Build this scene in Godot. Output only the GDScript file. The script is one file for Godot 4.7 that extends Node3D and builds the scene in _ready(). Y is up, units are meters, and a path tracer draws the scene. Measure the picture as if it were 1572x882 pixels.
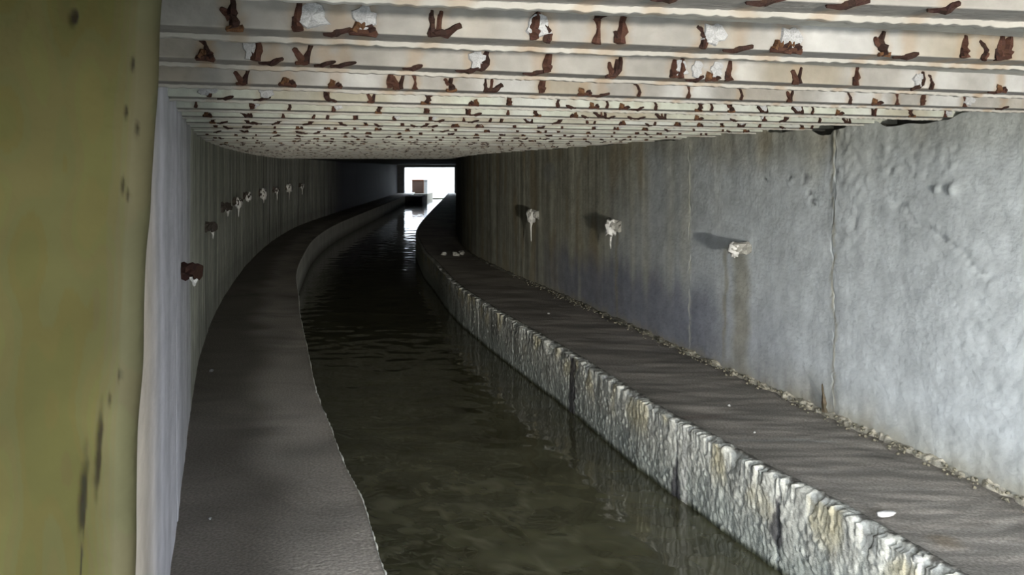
extends Node3D
# Curving concrete culvert seen from its mouth. x right, y up, depth d runs along -z; y = 0 is the walkway level.

const EYE := 1.3
const FOC := 1250.0
const CX := 786.0
const HY := 260.0
const CEIL := 1.525        # underside of the ribs
const RECESS := 1.574      # soffit between the ribs
const WATER := -0.39
const LAMP := 3.8

var n1 := FastNoiseLite.new()
var n2 := FastNoiseLite.new()
var nc := FastNoiseLite.new()
var M := {}
var used := {}

const LW := [[-8.0, 2.6], [0.0, -0.17], [1.2, -0.596], [2.61, -1.095], [5.42, -2.09], [7.1, -2.61], [8.78, -3.06], [11.5, -3.71], [15.2, -4.43], [18.9, -4.95], [23.5, -5.27], [29.0, -5.55], [40.0, -6.08], [47.0, -6.42]]
const LK := [[-8.0, 3.4], [0.0, 0.53], [2.61, -0.399], [3.19, -0.579], [3.59, -0.733], [4.13, -0.918], [4.77, -1.141], [5.82, -1.454], [7.39, -1.923], [8.19, -2.14], [10.1, -2.67], [11.9, -3.07], [15.2, -3.69], [18.9, -4.12], [23.5, -4.40], [30.0, -4.72], [40.0, -5.22], [47.0, -5.56]]
const RK := [[-8.0, 5.1], [0.0, 2.2], [2.62, 1.40], [3.24, 1.205], [3.53, 1.085], [4.02, 0.92], [4.4, 0.78], [4.91, 0.632], [5.68, 0.415], [6.83, 0.05], [7.87, -0.27], [9.29, -0.66], [11.4, -1.09], [13.0, -1.42], [17.0, -2.0], [23.0, -2.4], [34.0, -2.95], [47.0, -3.62]]
const RW := [[-8.0, 5.6], [0.0, 2.915], [3.19, 2.0], [5.8, 1.245], [7.74, 0.70], [11.6, -0.414], [14.0, -0.85], [17.0, -1.16], [20.0, -1.36], [23.0, -1.53], [34.0, -2.13], [47.0, -2.8]]


func _ready() -> void:
	# ---------- camera, sky, exposure
	var cam := Camera3D.new()
	cam.name = "camera"
	cam.projection = Camera3D.PROJECTION_FRUSTUM
	cam.near = 0.05
	cam.far = 400.0
	cam.keep_aspect = Camera3D.KEEP_HEIGHT
	cam.size = 0.05 * 882.0 / FOC
	cam.frustum_offset = Vector2(0, -0.05 * (441.0 - HY) / FOC)
	cam.position = Vector3(0, EYE, 0)
	add_child(cam)
	cam.current = true
	var sky := ProceduralSkyMaterial.new()
	sky.sky_top_color = Color(0.80, 0.86, 0.92)
	sky.sky_horizon_color = Color(0.97, 0.97, 0.98)
	sky.sky_curve = 0.2
	sky.ground_bottom_color = Color(0.42, 0.41, 0.38)
	sky.ground_horizon_color = Color(0.60, 0.60, 0.57)
	var env := Environment.new()
	env.background_mode = Environment.BG_SKY
	env.sky = Sky.new()
	env.sky.sky_material = sky
	env.background_energy_multiplier = 0.55
	env.tonemap_mode = Environment.TONE_MAPPER_LINEAR
	env.tonemap_exposure = 32.0
	env.sdfgi_enabled = true
	env.ssao_enabled = true
	env.ssil_enabled = true
	var we := WorldEnvironment.new()
	we.name = "environment"
	we.environment = env
	add_child(we)

	# a floodlight standing behind the photographer to the right: its level beam makes the long shadows along the right wall
	floodlight(at(2.5, 0.38, -6.5), at(-0.9, 0.8, 6.0), LAMP)

	for n in [[n1, 11, FastNoiseLite.TYPE_SIMPLEX_SMOOTH], [n2, 29, FastNoiseLite.TYPE_SIMPLEX], [nc, 5, FastNoiseLite.TYPE_CELLULAR]]:
		n[0].seed = n[1]
		n[0].noise_type = n[2]
		n[0].frequency = 1.0
		n[0].fractal_type = FastNoiseLite.FRACTAL_NONE
	nc.cellular_return_type = FastNoiseLite.RETURN_DISTANCE2_SUB
	materials()
	build_walls()
	build_floor()
	build_ceiling()
	build_far_end()
	build_stubs()
	build_small_things()


# ---------------------------------------------------------------- helpers
func at(x: float, y: float, d: float) -> Vector3:
	return Vector3(x, y, -d)


func curve(t: Array, d: float) -> float:
	var i := 0
	while i < t.size() - 2 and d > t[i + 1][0]:
		i += 1
	var a = t[maxi(i - 1, 0)]
	var b = t[i]
	var c = t[i + 1]
	var e = t[mini(i + 2, t.size() - 1)]
	var mb: float = (c[1] - a[1]) / maxf(c[0] - a[0], 1e-6)
	var mc: float = (e[1] - b[1]) / maxf(e[0] - b[0], 1e-6)
	var h: float = c[0] - b[0]
	var s: float = clampf((d - b[0]) / h, 0.0, 1.0)
	return (2 * s * s * s - 3 * s * s + 1) * b[1] + (s * s * s - 2 * s * s + s) * h * mb + (-2 * s * s * s + 3 * s * s) * c[1] + (s * s * s - s * s) * h * mc


func slope(t: Array, d: float) -> float:
	return (curve(t, d + 0.1) - curve(t, d - 0.1)) / 0.2


func numbered(called: String) -> String:
	var k: int = used.get(called, -1) + 1
	used[called] = k
	return called if k == 0 else "%s_%03d" % [called, k]


func tag(o: Node, label: String, category: String, group := "", kind := "") -> void:
	o.set_meta("label", label)
	o.set_meta("category", category)
	if group:
		o.set_meta("group", group)
	if kind:
		o.set_meta("kind", kind)


func thing(called: String, where: Vector3, label: String, category: String, group := "", kind := "") -> Node3D:
	var o := Node3D.new()
	o.name = numbered(called)
	o.position = where
	tag(o, label, category, group, kind)
	add_child(o)
	return o


func part(called: String, mesh: Mesh, mat: Material, parent: Node) -> MeshInstance3D:
	var o := MeshInstance3D.new()
	o.name = numbered(called) if parent == self else called
	o.mesh = mesh
	o.material_override = mat
	parent.add_child(o, true)
	return o


func noisy_map(freq: float, seed_: int, bump: float, size := 512, octaves := 4) -> NoiseTexture2D:
	var n := FastNoiseLite.new()
	n.seed = seed_
	n.noise_type = FastNoiseLite.TYPE_SIMPLEX_SMOOTH
	n.frequency = freq
	n.fractal_octaves = octaves
	var t := NoiseTexture2D.new()
	t.width = size
	t.height = size
	t.seamless = true
	t.noise = n
	if bump > 0.0:
		t.as_normal_map = true
		t.bump_strength = bump
	return t


func tone_map(freq: float, seed_: int, lo: float, hi: float, size := 512) -> NoiseTexture2D:
	var t := noisy_map(freq, seed_, 0.0, size, 5)
	var g := Gradient.new()
	g.set_color(0, Color(lo, lo, lo))
	g.set_color(1, Color(hi, hi, hi))
	t.color_ramp = g
	return t


func mat(called: String, c: Color, rough: float, normal: Texture2D = null, nscale := 1.0, tone: Texture2D = null, rep := 1.0, spec := 0.5) -> StandardMaterial3D:
	var m := StandardMaterial3D.new()
	m.resource_name = called
	m.albedo_color = c
	m.vertex_color_use_as_albedo = true
	m.roughness = rough
	m.metallic_specular = spec
	m.uv1_triplanar = true
	m.uv1_world_triplanar = true
	m.uv1_scale = Vector3.ONE * rep
	if normal:
		m.normal_enabled = true
		m.normal_texture = normal
		m.normal_scale = nscale
	if tone:
		m.albedo_texture = tone
	M[called] = m
	return m


func materials() -> void:
	var fine := noisy_map(0.03, 3, 6.0)
	var coarse := noisy_map(0.02, 8, 9.0)
	var mottled := tone_map(0.008, 21, 0.86, 1.0)
	var speck := tone_map(0.05, 22, 0.70, 1.0)
	mat("wall", Color.WHITE, 0.75, fine, 0.35, mottled, 1.6, 0.3)
	mat("kerb", Color.WHITE, 0.85, coarse, 0.8, speck, 5.0, 0.3)
	mat("walk", Color.WHITE, 0.72, fine, 0.3, speck, 2.5, 0.35)
	mat("rib", Color.WHITE, 0.8, fine, 0.3, mottled, 3.0, 0.3)
	mat("rust", Color.WHITE, 0.9, coarse, 0.8, speck, 14.0, 0.2)
	mat("lime", Color.WHITE, 0.7, coarse, 0.5, speck, 10.0, 0.4)
	mat("pillar", Color.WHITE, 0.85, fine, 0.3, mottled, 1.2, 0.2)
	mat("ground", Color.WHITE, 0.95, coarse, 0.5, speck, 0.7, 0.2)
	mat("wood", Color.WHITE, 0.8, fine, 0.6, speck, 9.0, 0.3)
	var w := mat("water", Color.WHITE, 0.06, null, 1.0, null, 1.0, 0.65)
	w.resource_name = "murky_water"


# a grid of points with a colour each; facing tells which side is the front
func grid(us: PackedFloat32Array, vs: PackedFloat32Array, f: Callable, facing: Vector3) -> ArrayMesh:
	var nu := us.size()
	var nv := vs.size()
	var pos := PackedVector3Array()
	var col := PackedColorArray()
	pos.resize(nu * nv)
	col.resize(nu * nv)
	var k := 0
	for u in us:
		for v in vs:
			var r: Array = f.call(u, v)
			pos[k] = r[0]
			col[k] = r[1]
			k += 1
	return sheet(pos, col, nu, nv, facing)


func sheet(pos: PackedVector3Array, col: PackedColorArray, nu: int, nv: int, facing: Vector3) -> ArrayMesh:
	var nor := PackedVector3Array()
	nor.resize(nu * nv)
	var total := 0.0
	for i in nu:
		for j in nv:
			var a := pos[mini(i + 1, nu - 1) * nv + j] - pos[maxi(i - 1, 0) * nv + j]
			var b := pos[i * nv + mini(j + 1, nv - 1)] - pos[i * nv + maxi(j - 1, 0)]
			var n := a.cross(b).normalized()
			nor[i * nv + j] = n
			total += n.dot(facing)
	var flip := total < 0.0
	var idx := PackedInt32Array()
	idx.resize((nu - 1) * (nv - 1) * 6)
	var k := 0
	for i in nu - 1:
		for j in nv - 1:
			var p := i * nv + j
			var q := p + nv
			var quad := [p, p + 1, q, q, p + 1, q + 1] if not flip else [p, q, p + 1, q, q + 1, p + 1]
			for t in 6:
				idx[k + t] = quad[t]
			k += 6
	if flip:
		for i in nor.size():
			nor[i] = -nor[i]
	var arr := []
	arr.resize(Mesh.ARRAY_MAX)
	arr[Mesh.ARRAY_VERTEX] = pos
	arr[Mesh.ARRAY_NORMAL] = nor
	arr[Mesh.ARRAY_COLOR] = col
	arr[Mesh.ARRAY_INDEX] = idx
	var m := ArrayMesh.new()
	m.add_surface_from_arrays(Mesh.PRIMITIVE_TRIANGLES, arr)
	return m


func spaced(a: float, b: float, step: float) -> PackedFloat32Array:
	var n := maxi(1, int(ceil((b - a) / step)))
	var r := PackedFloat32Array()
	for i in n + 1:
		r.append(lerpf(a, b, float(i) / n))
	return r


func graded(a: float, b: float, near: float, rate: float) -> PackedFloat32Array:
	var r := PackedFloat32Array()
	var d := a
	while d < b - 1e-4:
		r.append(d)
		d += maxf(near, rate * maxf(d, 0.0))
	if r.size() > 2 and b - r[r.size() - 1] < near * 0.5:
		r.remove_at(r.size() - 1)
	r.append(b)
	return r


func with_joints(a: float, b: float, near: float, rate: float) -> PackedFloat32Array:
	var r := PackedFloat32Array([a, a + 0.004, a + 0.01])
	r.append_array(graded(a + 0.018, b - 0.018, near, rate))
	r.append_array(PackedFloat32Array([b - 0.01, b - 0.004, b]))
	return r


# a solid prism over a footprint (x, d), from y0 to y1
func prism(foot: PackedVector2Array, y0: float, y1: float, c: Color) -> ArrayMesh:
	var st := SurfaceTool.new()
	st.begin(Mesh.PRIMITIVE_TRIANGLES)
	st.set_smooth_group(-1)
	st.set_color(c)
	var tri := Geometry2D.triangulate_polygon(foot)
	for t in range(0, tri.size(), 3):
		for top in [true, false]:
			var p := []
			for k in 3:
				p.append(at(foot[tri[t + k]].x, y1 if top else y0, foot[tri[t + k]].y))
			facet(st, p[0], p[1], p[2], Vector3.UP if top else Vector3.DOWN)
	var mid := Vector2.ZERO
	for p in foot:
		mid += p / foot.size()
	var cw := Geometry2D.is_polygon_clockwise(foot)
	for i in foot.size():
		var a := foot[i]
		var b := foot[(i + 1) % foot.size()]
		var e := (b - a).normalized()
		var o := Vector2(-e.y, e.x) if cw else Vector2(e.y, -e.x)
		var out := Vector3(o.x, 0, -o.y)
		facet(st, at(a.x, y0, a.y), at(b.x, y0, b.y), at(b.x, y1, b.y), out)
		facet(st, at(a.x, y0, a.y), at(b.x, y1, b.y), at(a.x, y1, a.y), out)
	st.generate_normals()
	return st.commit()


func facet(st: SurfaceTool, a: Vector3, b: Vector3, c: Vector3, out: Vector3) -> void:
	if (c - a).cross(b - a).dot(out) < 0.0:
		var t := b
		b = c
		c = t
	for p in [a, b, c]:
		st.add_vertex(p)


func box_mesh(x0: float, x1: float, y0: float, y1: float, d0: float, d1: float, c: Color) -> ArrayMesh:
	return prism(PackedVector2Array([Vector2(x0, d0), Vector2(x1, d0), Vector2(x1, d1), Vector2(x0, d1)]), y0, y1, c)


# an irregular tube along points
func stroke(st: SurfaceTool, pts: Array, radii: Array, rng: RandomNumberGenerator, c: Color, sides := 6) -> void:
	var rings := []
	var fine := []
	for i in pts.size() - 1:
		var seg := 3
		for s in seg + (1 if i == pts.size() - 2 else 0):
			var t := float(s) / seg
			fine.append([pts[i].lerp(pts[i + 1], t), lerpf(radii[i], radii[i + 1], t)])
	for i in fine.size():
		var dir: Vector3 = (fine[mini(i + 1, fine.size() - 1)][0] - fine[maxi(i - 1, 0)][0]).normalized()
		var a := dir.cross(Vector3(0.3, 0.2, 1)).normalized()
		var b := dir.cross(a)
		var ring := []
		for s in sides:
			var w := TAU * s / sides
			ring.append(fine[i][0] + (a * cos(w) + b * sin(w)) * fine[i][1] * rng.randf_range(0.6, 1.4))
		rings.append(ring)
	for i in rings.size() - 1:
		for s in sides:
			var p: Vector3 = rings[i][s]
			var q: Vector3 = rings[i][(s + 1) % sides]
			var r: Vector3 = rings[i + 1][s]
			var t: Vector3 = rings[i + 1][(s + 1) % sides]
			var k := rng.randf_range(0.75, 1.25)
			st.set_color(Color(c.r * k, c.g * k, c.b * k))
			var out: Vector3 = (p + q + r + t) / 4.0 - (fine[i][0] + fine[i + 1][0]) / 2.0
			facet(st, p, q, r, out)
			facet(st, q, t, r, out)
	for e in [0, rings.size() - 1]:
		var mid: Vector3 = fine[e][0]
		var away: Vector3 = (fine[e][0] - fine[1 if e == 0 else e - 1][0])
		for s in sides:
			facet(st, mid + away * 0.25, rings[e][s], rings[e][(s + 1) % sides], away)


# an irregular lump
func lump(size: Vector3, seed_: int, rough: float, c: Color, rings := 7, sides := 9) -> ArrayMesh:
	var pos := PackedVector3Array()
	var col := PackedColorArray()
	for i in rings + 1:
		for j in sides + 1:
			var a := PI * i / rings
			var b := TAU * (j % sides) / sides
			var v := Vector3(sin(a) * cos(b), cos(a), sin(a) * sin(b))
			var k := 1.0 + rough * n1.get_noise_3d(v.x * 1.4 + seed_ * 7.3, v.y * 1.4, v.z * 1.4)
			var s := Vector3(signf(v.x) * pow(absf(v.x), 0.7), signf(v.y) * pow(absf(v.y), 0.7), signf(v.z) * pow(absf(v.z), 0.7))
			pos.append(s * k * size)
			var t := 1.0 + 0.25 * n2.get_noise_3d(v.x * 2 + seed_, v.y * 2, v.z * 2)
			col.append(Color(c.r * t, c.g * t, c.b * t))
	return sheet_out(pos, col, rings + 1, sides + 1)


func sheet_out(pos: PackedVector3Array, col: PackedColorArray, nu: int, nv: int) -> ArrayMesh:
	var st := SurfaceTool.new()
	st.begin(Mesh.PRIMITIVE_TRIANGLES)
	st.set_smooth_group(0)
	var mid := Vector3.ZERO
	for p in pos:
		mid += p / pos.size()
	for i in nu - 1:
		for j in nv - 1:
			var a := i * nv + j
			for t in [[a, a + 1, a + nv], [a + 1, a + nv + 1, a + nv]]:
				var p0 := pos[t[0]]
				var p1 := pos[t[1]]
				var p2 := pos[t[2]]
				if (p1 - p0).cross(p2 - p0).length() < 1e-12:
					continue
				st.set_color(col[t[0]])
				facet(st, p0, p1, p2, (p0 + p1 + p2) / 3.0 - mid)
	st.generate_normals()
	return st.commit()


func mixc(a: Color, b: Color, t: float) -> Color:
	return a.lerp(b, clampf(t, 0.0, 1.0))


func shade(c: Color, k: float) -> Color:
	return Color(c.r * k, c.g * k, c.b * k)


func ss(a: float, b: float, x: float) -> float:
	return smoothstep(a, b, x)


func floodlight(where: Vector3, aim: Vector3, energy: float) -> void:
	var o := thing("floodlight", where, "square floodlight on a low stand behind the camera", "lamp")
	o.transform = Transform3D(Basis.looking_at(aim - where), where)
	var grey := Color(0.10, 0.10, 0.11)
	var m := StandardMaterial3D.new()
	m.resource_name = "lamp_metal"
	m.vertex_color_use_as_albedo = true
	m.roughness = 0.5
	var glow := StandardMaterial3D.new()
	glow.resource_name = "lamp_glass"
	glow.albedo_color = Color(0.9, 0.9, 0.9)
	glow.emission_enabled = true
	glow.emission = Color(1.0, 0.98, 0.93)
	glow.emission_energy_multiplier = 1.0
	part("housing", box_mesh(-0.18, 0.18, -0.16, 0.16, -0.12, 0.0, grey), m, o)
	part("glass", box_mesh(-0.15, 0.15, -0.13, 0.13, 0.0, 0.01, Color.WHITE), glow, o)
	part("stand", box_mesh(-0.025, 0.025, -0.36, -0.16, -0.09, -0.04, grey), m, o)
	part("foot", box_mesh(-0.22, 0.22, -0.38, -0.35, -0.25, 0.12, grey), m, o)
	var l := AreaLight3D.new()
	l.name = "lamp_light"
	l.area_size = Vector2(0.30, 0.26)
	l.light_color = Color(1.0, 0.98, 0.93)
	l.light_energy = energy
	l.area_range = 80.0
	l.shadow_enabled = true
	l.position = Vector3(0, 0, -0.03)
	o.add_child(l)


# ---------------------------------------------------------------- walls
func right_wall_point(d: float, y: float, edge: float) -> Array:
	var x := curve(RW, d)
	var fx := n1.get_noise_3d(d * 1.3, y * 1.3, 0.0)
	var off := 0.004 * fx + 0.0016 * n2.get_noise_3d(d * 9, y * 7, 3.0)
	# blistered render near the top, a strip of patched plaster beside the second joint, crazed skin low down
	var blister := ss(3.42, 3.5, d) * ss(4.02, 3.9, d) * ss(1.24, 1.29, y) * ss(1.44, 1.39, y)
	off += blister * 0.005 * maxf(0.0, n1.get_noise_3d(d * 22, y * 22, 8.0) + 0.25)
	var plaster := ss(4.29, 4.27, d) * ss(4.02, 4.06, d + 0.03 * n1.get_noise_2d(y * 9, 4.0)) * ss(0.8, 1.0, y)
	off += plaster * (0.004 + 0.004 * n1.get_noise_3d(d * 25, y * 14, 2.0))
	for b in [[3.52, 1.215, 0.022], [3.6, 1.215, 0.013], [4.62, 1.24, 0.012]]:
		var r: float = Vector2(d - b[0], (y - b[1]) * 0.8).length()
		off += 0.014 * ss(b[2] * 1.5, 0.0, r)
	var craze := ss(4.0, 3.3, d) * ss(1.0, 0.75, y)
	off += craze * (0.0022 * absf(n1.get_noise_3d(d * 16, y * 12, 6.0)) + 0.0022 * maxf(0.0, n2.get_noise_3d(d * 40, y * 30, 6.0)))
	var scar: float = absf((y - 0.98) + (d - 3.55) * -0.55 + 0.03 * n1.get_noise_2d(d * 12, 1.0))
	off -= 0.006 * ss(0.02, 0.0, scar) * ss(3.25, 3.35, d) * ss(3.95, 3.85, d)
	off -= 0.004 * ss(0.006, 0.0, edge) * (0.5 + n2.get_noise_2d(y * 6, 5.0))
	# colours: old grey paint near the mouth, brown-grey grime further in
	var paint := Color(0.58, 0.62, 0.64)
	var grime := Color(0.37, 0.36, 0.29)
	var streak := n1.get_noise_3d(d * 5.0, y * 0.35, 4.0)
	var streak2 := n2.get_noise_3d(d * 16.0, y * 0.6, 9.0)
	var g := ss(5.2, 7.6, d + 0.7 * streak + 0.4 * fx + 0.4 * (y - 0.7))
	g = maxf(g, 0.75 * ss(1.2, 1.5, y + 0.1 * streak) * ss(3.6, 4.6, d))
	g = maxf(g, 0.35 * ss(1.3, 1.5, y))
	g = maxf(g, 0.5 * ss(0.28, 0.02, y + 0.05 * streak))
	var c := mixc(paint, grime, g)
	c = shade(c, 1.0 + 0.30 * streak * (0.35 + 0.65 * g) + 0.32 * streak2 * (0.12 + g))
	c = mixc(c, Color(0.36, 0.29, 0.17), 0.55 * g * ss(0.1, 0.6, n1.get_noise_3d(d * 3.1, y * 0.8, 44.0)))
	var blue := ss(0.62, 0.3, y + 0.12 * streak) * (0.35 * ss(4.3, 5.0, d) + 0.65 * ss(5.1, 5.7, d)) * ss(9.5, 8.0, d)
	c = mixc(c, Color(0.20, 0.21, 0.27), 0.8 * blue)
	# lime runs
	for s in [[5.76, 0.02, 0.8], [7.9, 0.05, 0.55], [8.5, 0.03, 0.5], [9.9, 0.03, 0.6], [10.9, 0.10, 0.9], [11.5, 0.05, 0.8], [12.0, 0.05, 0.7]]:
		var w: float = absf(d - s[0] + 0.012 * n1.get_noise_2d(y * 7, s[0]))
		c = mixc(c, Color(0.60, 0.60, 0.50), s[2] * ss(s[1], s[1] * 0.2, w) * (0.55 + 0.45 * n1.get_noise_2d(y * 5, s[0] * 3)))
	for s in [[5.12, 0.80, 0.13], [5.3, 0.82, 0.03], [7.02, 0.78, 0.03], [4.27, 1.5, 0.012]]:
		var w2: float = absf(d - s[0] + 0.02 * n1.get_noise_2d(y * 6, s[0]))
		c = mixc(c, Color(0.33, 0.30, 0.20), 0.6 * ss(s[2], s[2] * 0.3, w2) * ss(s[1], s[1] - 0.05, y) * ss(0.0, 0.5, y + 0.2))
	# dark chips and the oval patch
	for s in [[4.63, 1.255, 0.014], [4.5, 1.25, 0.02], [4.46, 1.17, 0.012], [4.44, 1.13, 0.022], [4.87, 1.24, 0.012]]:
		var r2 := Vector2(d - s[0], (y - s[1]) * 0.7).length() + 0.01 * n1.get_noise_3d(d * 60, y * 60, 1.0)
		var hole := ss(s[2], s[2] * 0.5, r2)
		c = mixc(c, Color(0.09, 0.09, 0.10), 0.8 * hole)
		off -= 0.006 * hole
	var oval := Vector2((d - 8.75) / 0.20, (y - 1.27) / 0.11).length()
	c = mixc(c, Color(0.30, 0.31, 0.29), 0.6 * ss(1.05, 0.85, oval))
	c = mixc(c, Color(0.34, 0.31, 0.22), 0.5 * ss(0.09, 0.0, y + 0.03 * n1.get_noise_2d(d * 9, 2.0)))
	c = mixc(c, Color(0.06, 0.06, 0.055), ss(12.5, 15.0, d))  # darkness of the unlit far stretch, put into the colour
	c = shade(c, 1.0 + 0.25 * ss(0.012, 0.0, edge) * n2.get_noise_2d(y * 5, d))
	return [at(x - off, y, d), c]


func left_wall_point(d: float, y: float, edge: float) -> Array:
	var x := curve(LW, d)
	var streak := n1.get_noise_3d(d * 4.0 + 40.0, y * 0.3, 4.0)
	var streak2 := n2.get_noise_3d(d * 11.0, y * 0.5, 12.0)
	var off := 0.004 * n1.get_noise_3d(d * 1.2, y * 1.2, 30.0) + 0.0015 * n2.get_noise_3d(d * 7, y * 7, 33.0)
	off -= 0.010 * ss(0.012, 0.0, edge)
	var paint := Color(0.50, 0.50, 0.54)
	var grime := Color(0.52, 0.53, 0.44)
	var g := 0.25 * ss(3.0, 4.3, d) + 0.75 * ss(4.25, 4.5, d + 0.06 * streak)
	var c := mixc(paint, grime, g)
	c = mixc(c, Color(0.48, 0.42, 0.33), 0.8 * ss(2.25, 1.75, d))
	c = shade(c, 1.0 + 0.25 * streak + 0.45 * streak2 * g)
	var lime := ss(0.25, 0.6, n1.get_noise_2d(d * 2.3 + 8.0, y * 0.15) + 0.35 * n2.get_noise_2d(d * 9, y * 0.5)) * ss(8.0, 9.0, d) * ss(24.0, 18.0, d) * ss(0.25, 0.6, y)
	c = mixc(c, Color(0.75, 0.76, 0.68), 0.85 * lime)
	c = mixc(c, Color(0.10, 0.10, 0.09), 0.4 * ss(0.5, 0.1, y + 0.1 * streak) * g)
	c = mixc(c, Color(0.03, 0.031, 0.036), ss(21.0, 26.0, d))  # unlit far end painted in as near black
	c = shade(c, 1.0 - 0.4 * ss(0.008, 0.0, edge))
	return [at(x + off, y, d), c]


func wall_core(t: Array, side: float, parent: Node, a: float, b: float) -> void:
	var foot := PackedVector2Array()
	var ds := spaced(a, b, 0.8)
	for d in ds:
		foot.append(Vector2(curve(t, d) + side * 0.22, d))
	for i in range(ds.size() - 1, -1, -1):
		foot.append(Vector2(curve(t, ds[i]) + side * 0.75, ds[i]))
	part("wall_core", prism(foot, -1.0, 1.95, Color(0.16, 0.16, 0.15)), M.wall, parent)


func build_walls() -> void:
	var wr := thing("wall_right", Vector3.ZERO, "right culvert wall of grey painted concrete, browner and streaked with grime deeper in", "wall", "", "structure")
	var joints := [0.6, 2.75, 4.27, 5.76, 8.05, 9.6, 11.3, 13.4, 17.0, 21.0, 27.0, 35.0, 45.0]
	for i in joints.size() - 1:
		var a: float = joints[i]
		var b: float = joints[i + 1]
		var us := with_joints(a, b, 0.014, 0.0045 if a < 10 else 0.012)
		var f := func(d: float, v: float) -> Array:
			# the top of the wall stops short of the ceiling here and there
			var top := 1.545 - 0.03 * ss(0.12, 0.3, n1.get_noise_2d(d * 1.1 + 3.0, 70.0)) - 0.035 * ss(3.45, 3.55, d) * ss(4.0, 3.9, d) - 0.035 * ss(4.14, 4.2, d) * ss(4.46, 4.36, d)
			top += 0.006 * n1.get_noise_2d(d * 8, 77.0)
			var y := lerpf(-0.03, top, v)
			var w := ss(0.3, 0.0, minf(d - a, b - d))
			var dd := d + w * (0.022 * n1.get_noise_2d(y * 3.0, a if d - a < b - d else b) + 0.008 * n2.get_noise_2d(y * 14.0, a if d - a < b - d else b))
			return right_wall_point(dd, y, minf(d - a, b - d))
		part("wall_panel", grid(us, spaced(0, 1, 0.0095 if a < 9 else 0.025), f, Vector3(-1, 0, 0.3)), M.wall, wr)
	wall_core(RW, 1.0, wr, 0.4, 45.2)
	var wl := thing("wall_left", Vector3.ZERO, "left culvert wall, pale near the pillar, dark with white streaks along the bend", "wall", "", "structure")
	joints = [1.32, 3.0, 4.35, 6.2, 8.2, 10.4, 12.6, 15.0, 17.5, 20.5, 24.0, 29.0, 36.0, 45.0]
	for i in joints.size() - 1:
		var a: float = joints[i]
		var b: float = joints[i + 1]
		var f := func(d: float, v: float) -> Array:
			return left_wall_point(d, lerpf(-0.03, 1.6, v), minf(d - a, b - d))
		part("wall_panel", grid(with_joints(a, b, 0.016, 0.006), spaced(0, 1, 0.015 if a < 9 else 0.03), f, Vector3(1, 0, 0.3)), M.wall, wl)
	wall_core(LW, -1.0, wl, 1.2, 45.2)
	# the mouth: a yellowish pillar at the left, its right edge worn
	var wp := thing("wall_front", Vector3.ZERO, "olive yellow stained concrete pillar at the left of the culvert mouth", "wall", "", "structure")
	var f := func(u: float, v: float) -> Array:
		var y := lerpf(-0.05, 1.62, v)
		var e := pillar_edge(y) + 0.004 * n1.get_noise_2d(y * 6, 15.0)
		# u 0..1 face from the left, 1..1.2 round the edge, on to 2 back to the wall
		var p: Vector2
		if u <= 1.0:
			p = Vector2(lerpf(e - 0.9, e - 0.02, u), lerpf(0.93, 0.992, u))
		elif u <= 1.2:
			var w := (u - 1.0) / 0.2 * 1.35
			p = Vector2(e - 0.02 + 0.02 * sin(w), 0.992 + 0.02 * (1 - cos(w)))
		else:
			p = Vector2(e, 1.012).lerp(Vector2(e - 0.21, 1.42), (u - 1.2) / 0.8)
		var off := 0.0012 * n1.get_noise_3d(p.x * 6, y * 2, 50.0) + 0.001 * n2.get_noise_3d(p.x * 20, y * 10, 5.0)
		var ix := CX + FOC * p.x / p.y
		var c := Color(0.062, 0.056, 0.020)
		c = shade(c, 1.0 + 0.14 * n1.get_noise_3d(p.x * 14, y * 0.7, 51.0) + 0.10 * n2.get_noise_3d(p.x * 8, y * 5, 52.0))
		c = mixc(c, Color(0.085, 0.078, 0.048), 0.6 * ss(0.96, 1.02, u))
		# gouges with rusty dark sides, and small pits
		for s in [[-0.521, 0.905, 0.0045, 0.045], [-0.503, 0.955, 0.0035, 0.05], [-0.525, 0.80, 0.0012, 0.09], [-0.532, 1.484, 0.005, 0.010], [-0.462, 1.43, 0.0022, 0.009], [-0.470, 1.37, 0.002, 0.008], [-0.457, 1.35, 0.002, 0.008], [-0.474, 1.28, 0.0018, 0.010], [-0.468, 1.27, 0.002, 0.008], [-0.478, 1.05, 0.002, 0.008], [-0.49, 1.02, 0.0015, 0.010]]:
			var q := Vector2((p.x - s[0] - (y - s[1]) * 0.06) / s[2], (y - s[1]) / s[3]).length() + 0.35 * n1.get_noise_3d(p.x * 90, y * 40, 2.0)
			var k := ss(1.5, 0.4, q)
			off -= 0.003 * k * minf(1.0, s[2] / 0.005)
			c = mixc(c, Color(0.012, 0.009, 0.006), 0.85 * k)
		return [at(p.x, y, p.y - off), c]
	var us := PackedFloat32Array()
	us.append_array(spaced(0, 0.72, 0.02))
	us.append_array(spaced(0.723, 1.0, 0.0022))
	us.append_array(spaced(1.02, 1.2, 0.03))
	us.append_array(spaced(1.25, 2.0, 0.05))
	part("pillar_face", grid(us, spaced(0, 1, 0.0035), f, Vector3(0, 0, 1)), M.pillar, wp)
	part("light_blocker", box_mesh(0.35, 1.27, -0.6, 1.9, -3.3, -3.0, Color(0.30, 0.29, 0.26)), M.wall, wp)  # unseen block added to keep the lamp off the pillar and left side
	part("pillar_core", prism(PackedVector2Array([Vector2(-2.6, 0.85), Vector2(-1.34, 0.96), Vector2(-0.60, 1.06), Vector2(-0.74, 1.45), Vector2(-0.9, 1.9), Vector2(-2.6, 1.9)]), -0.6, 1.6, Color(0.062, 0.056, 0.020)), M.pillar, wp)


func pillar_edge(y: float) -> float:
	return curve([[-0.1, -0.470], [0.5, -0.468], [0.80, -0.466], [0.948, -0.464], [1.108, -0.459], [1.268, -0.448], [1.348, -0.441], [1.508, -0.433], [1.7, -0.428]], y)


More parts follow.
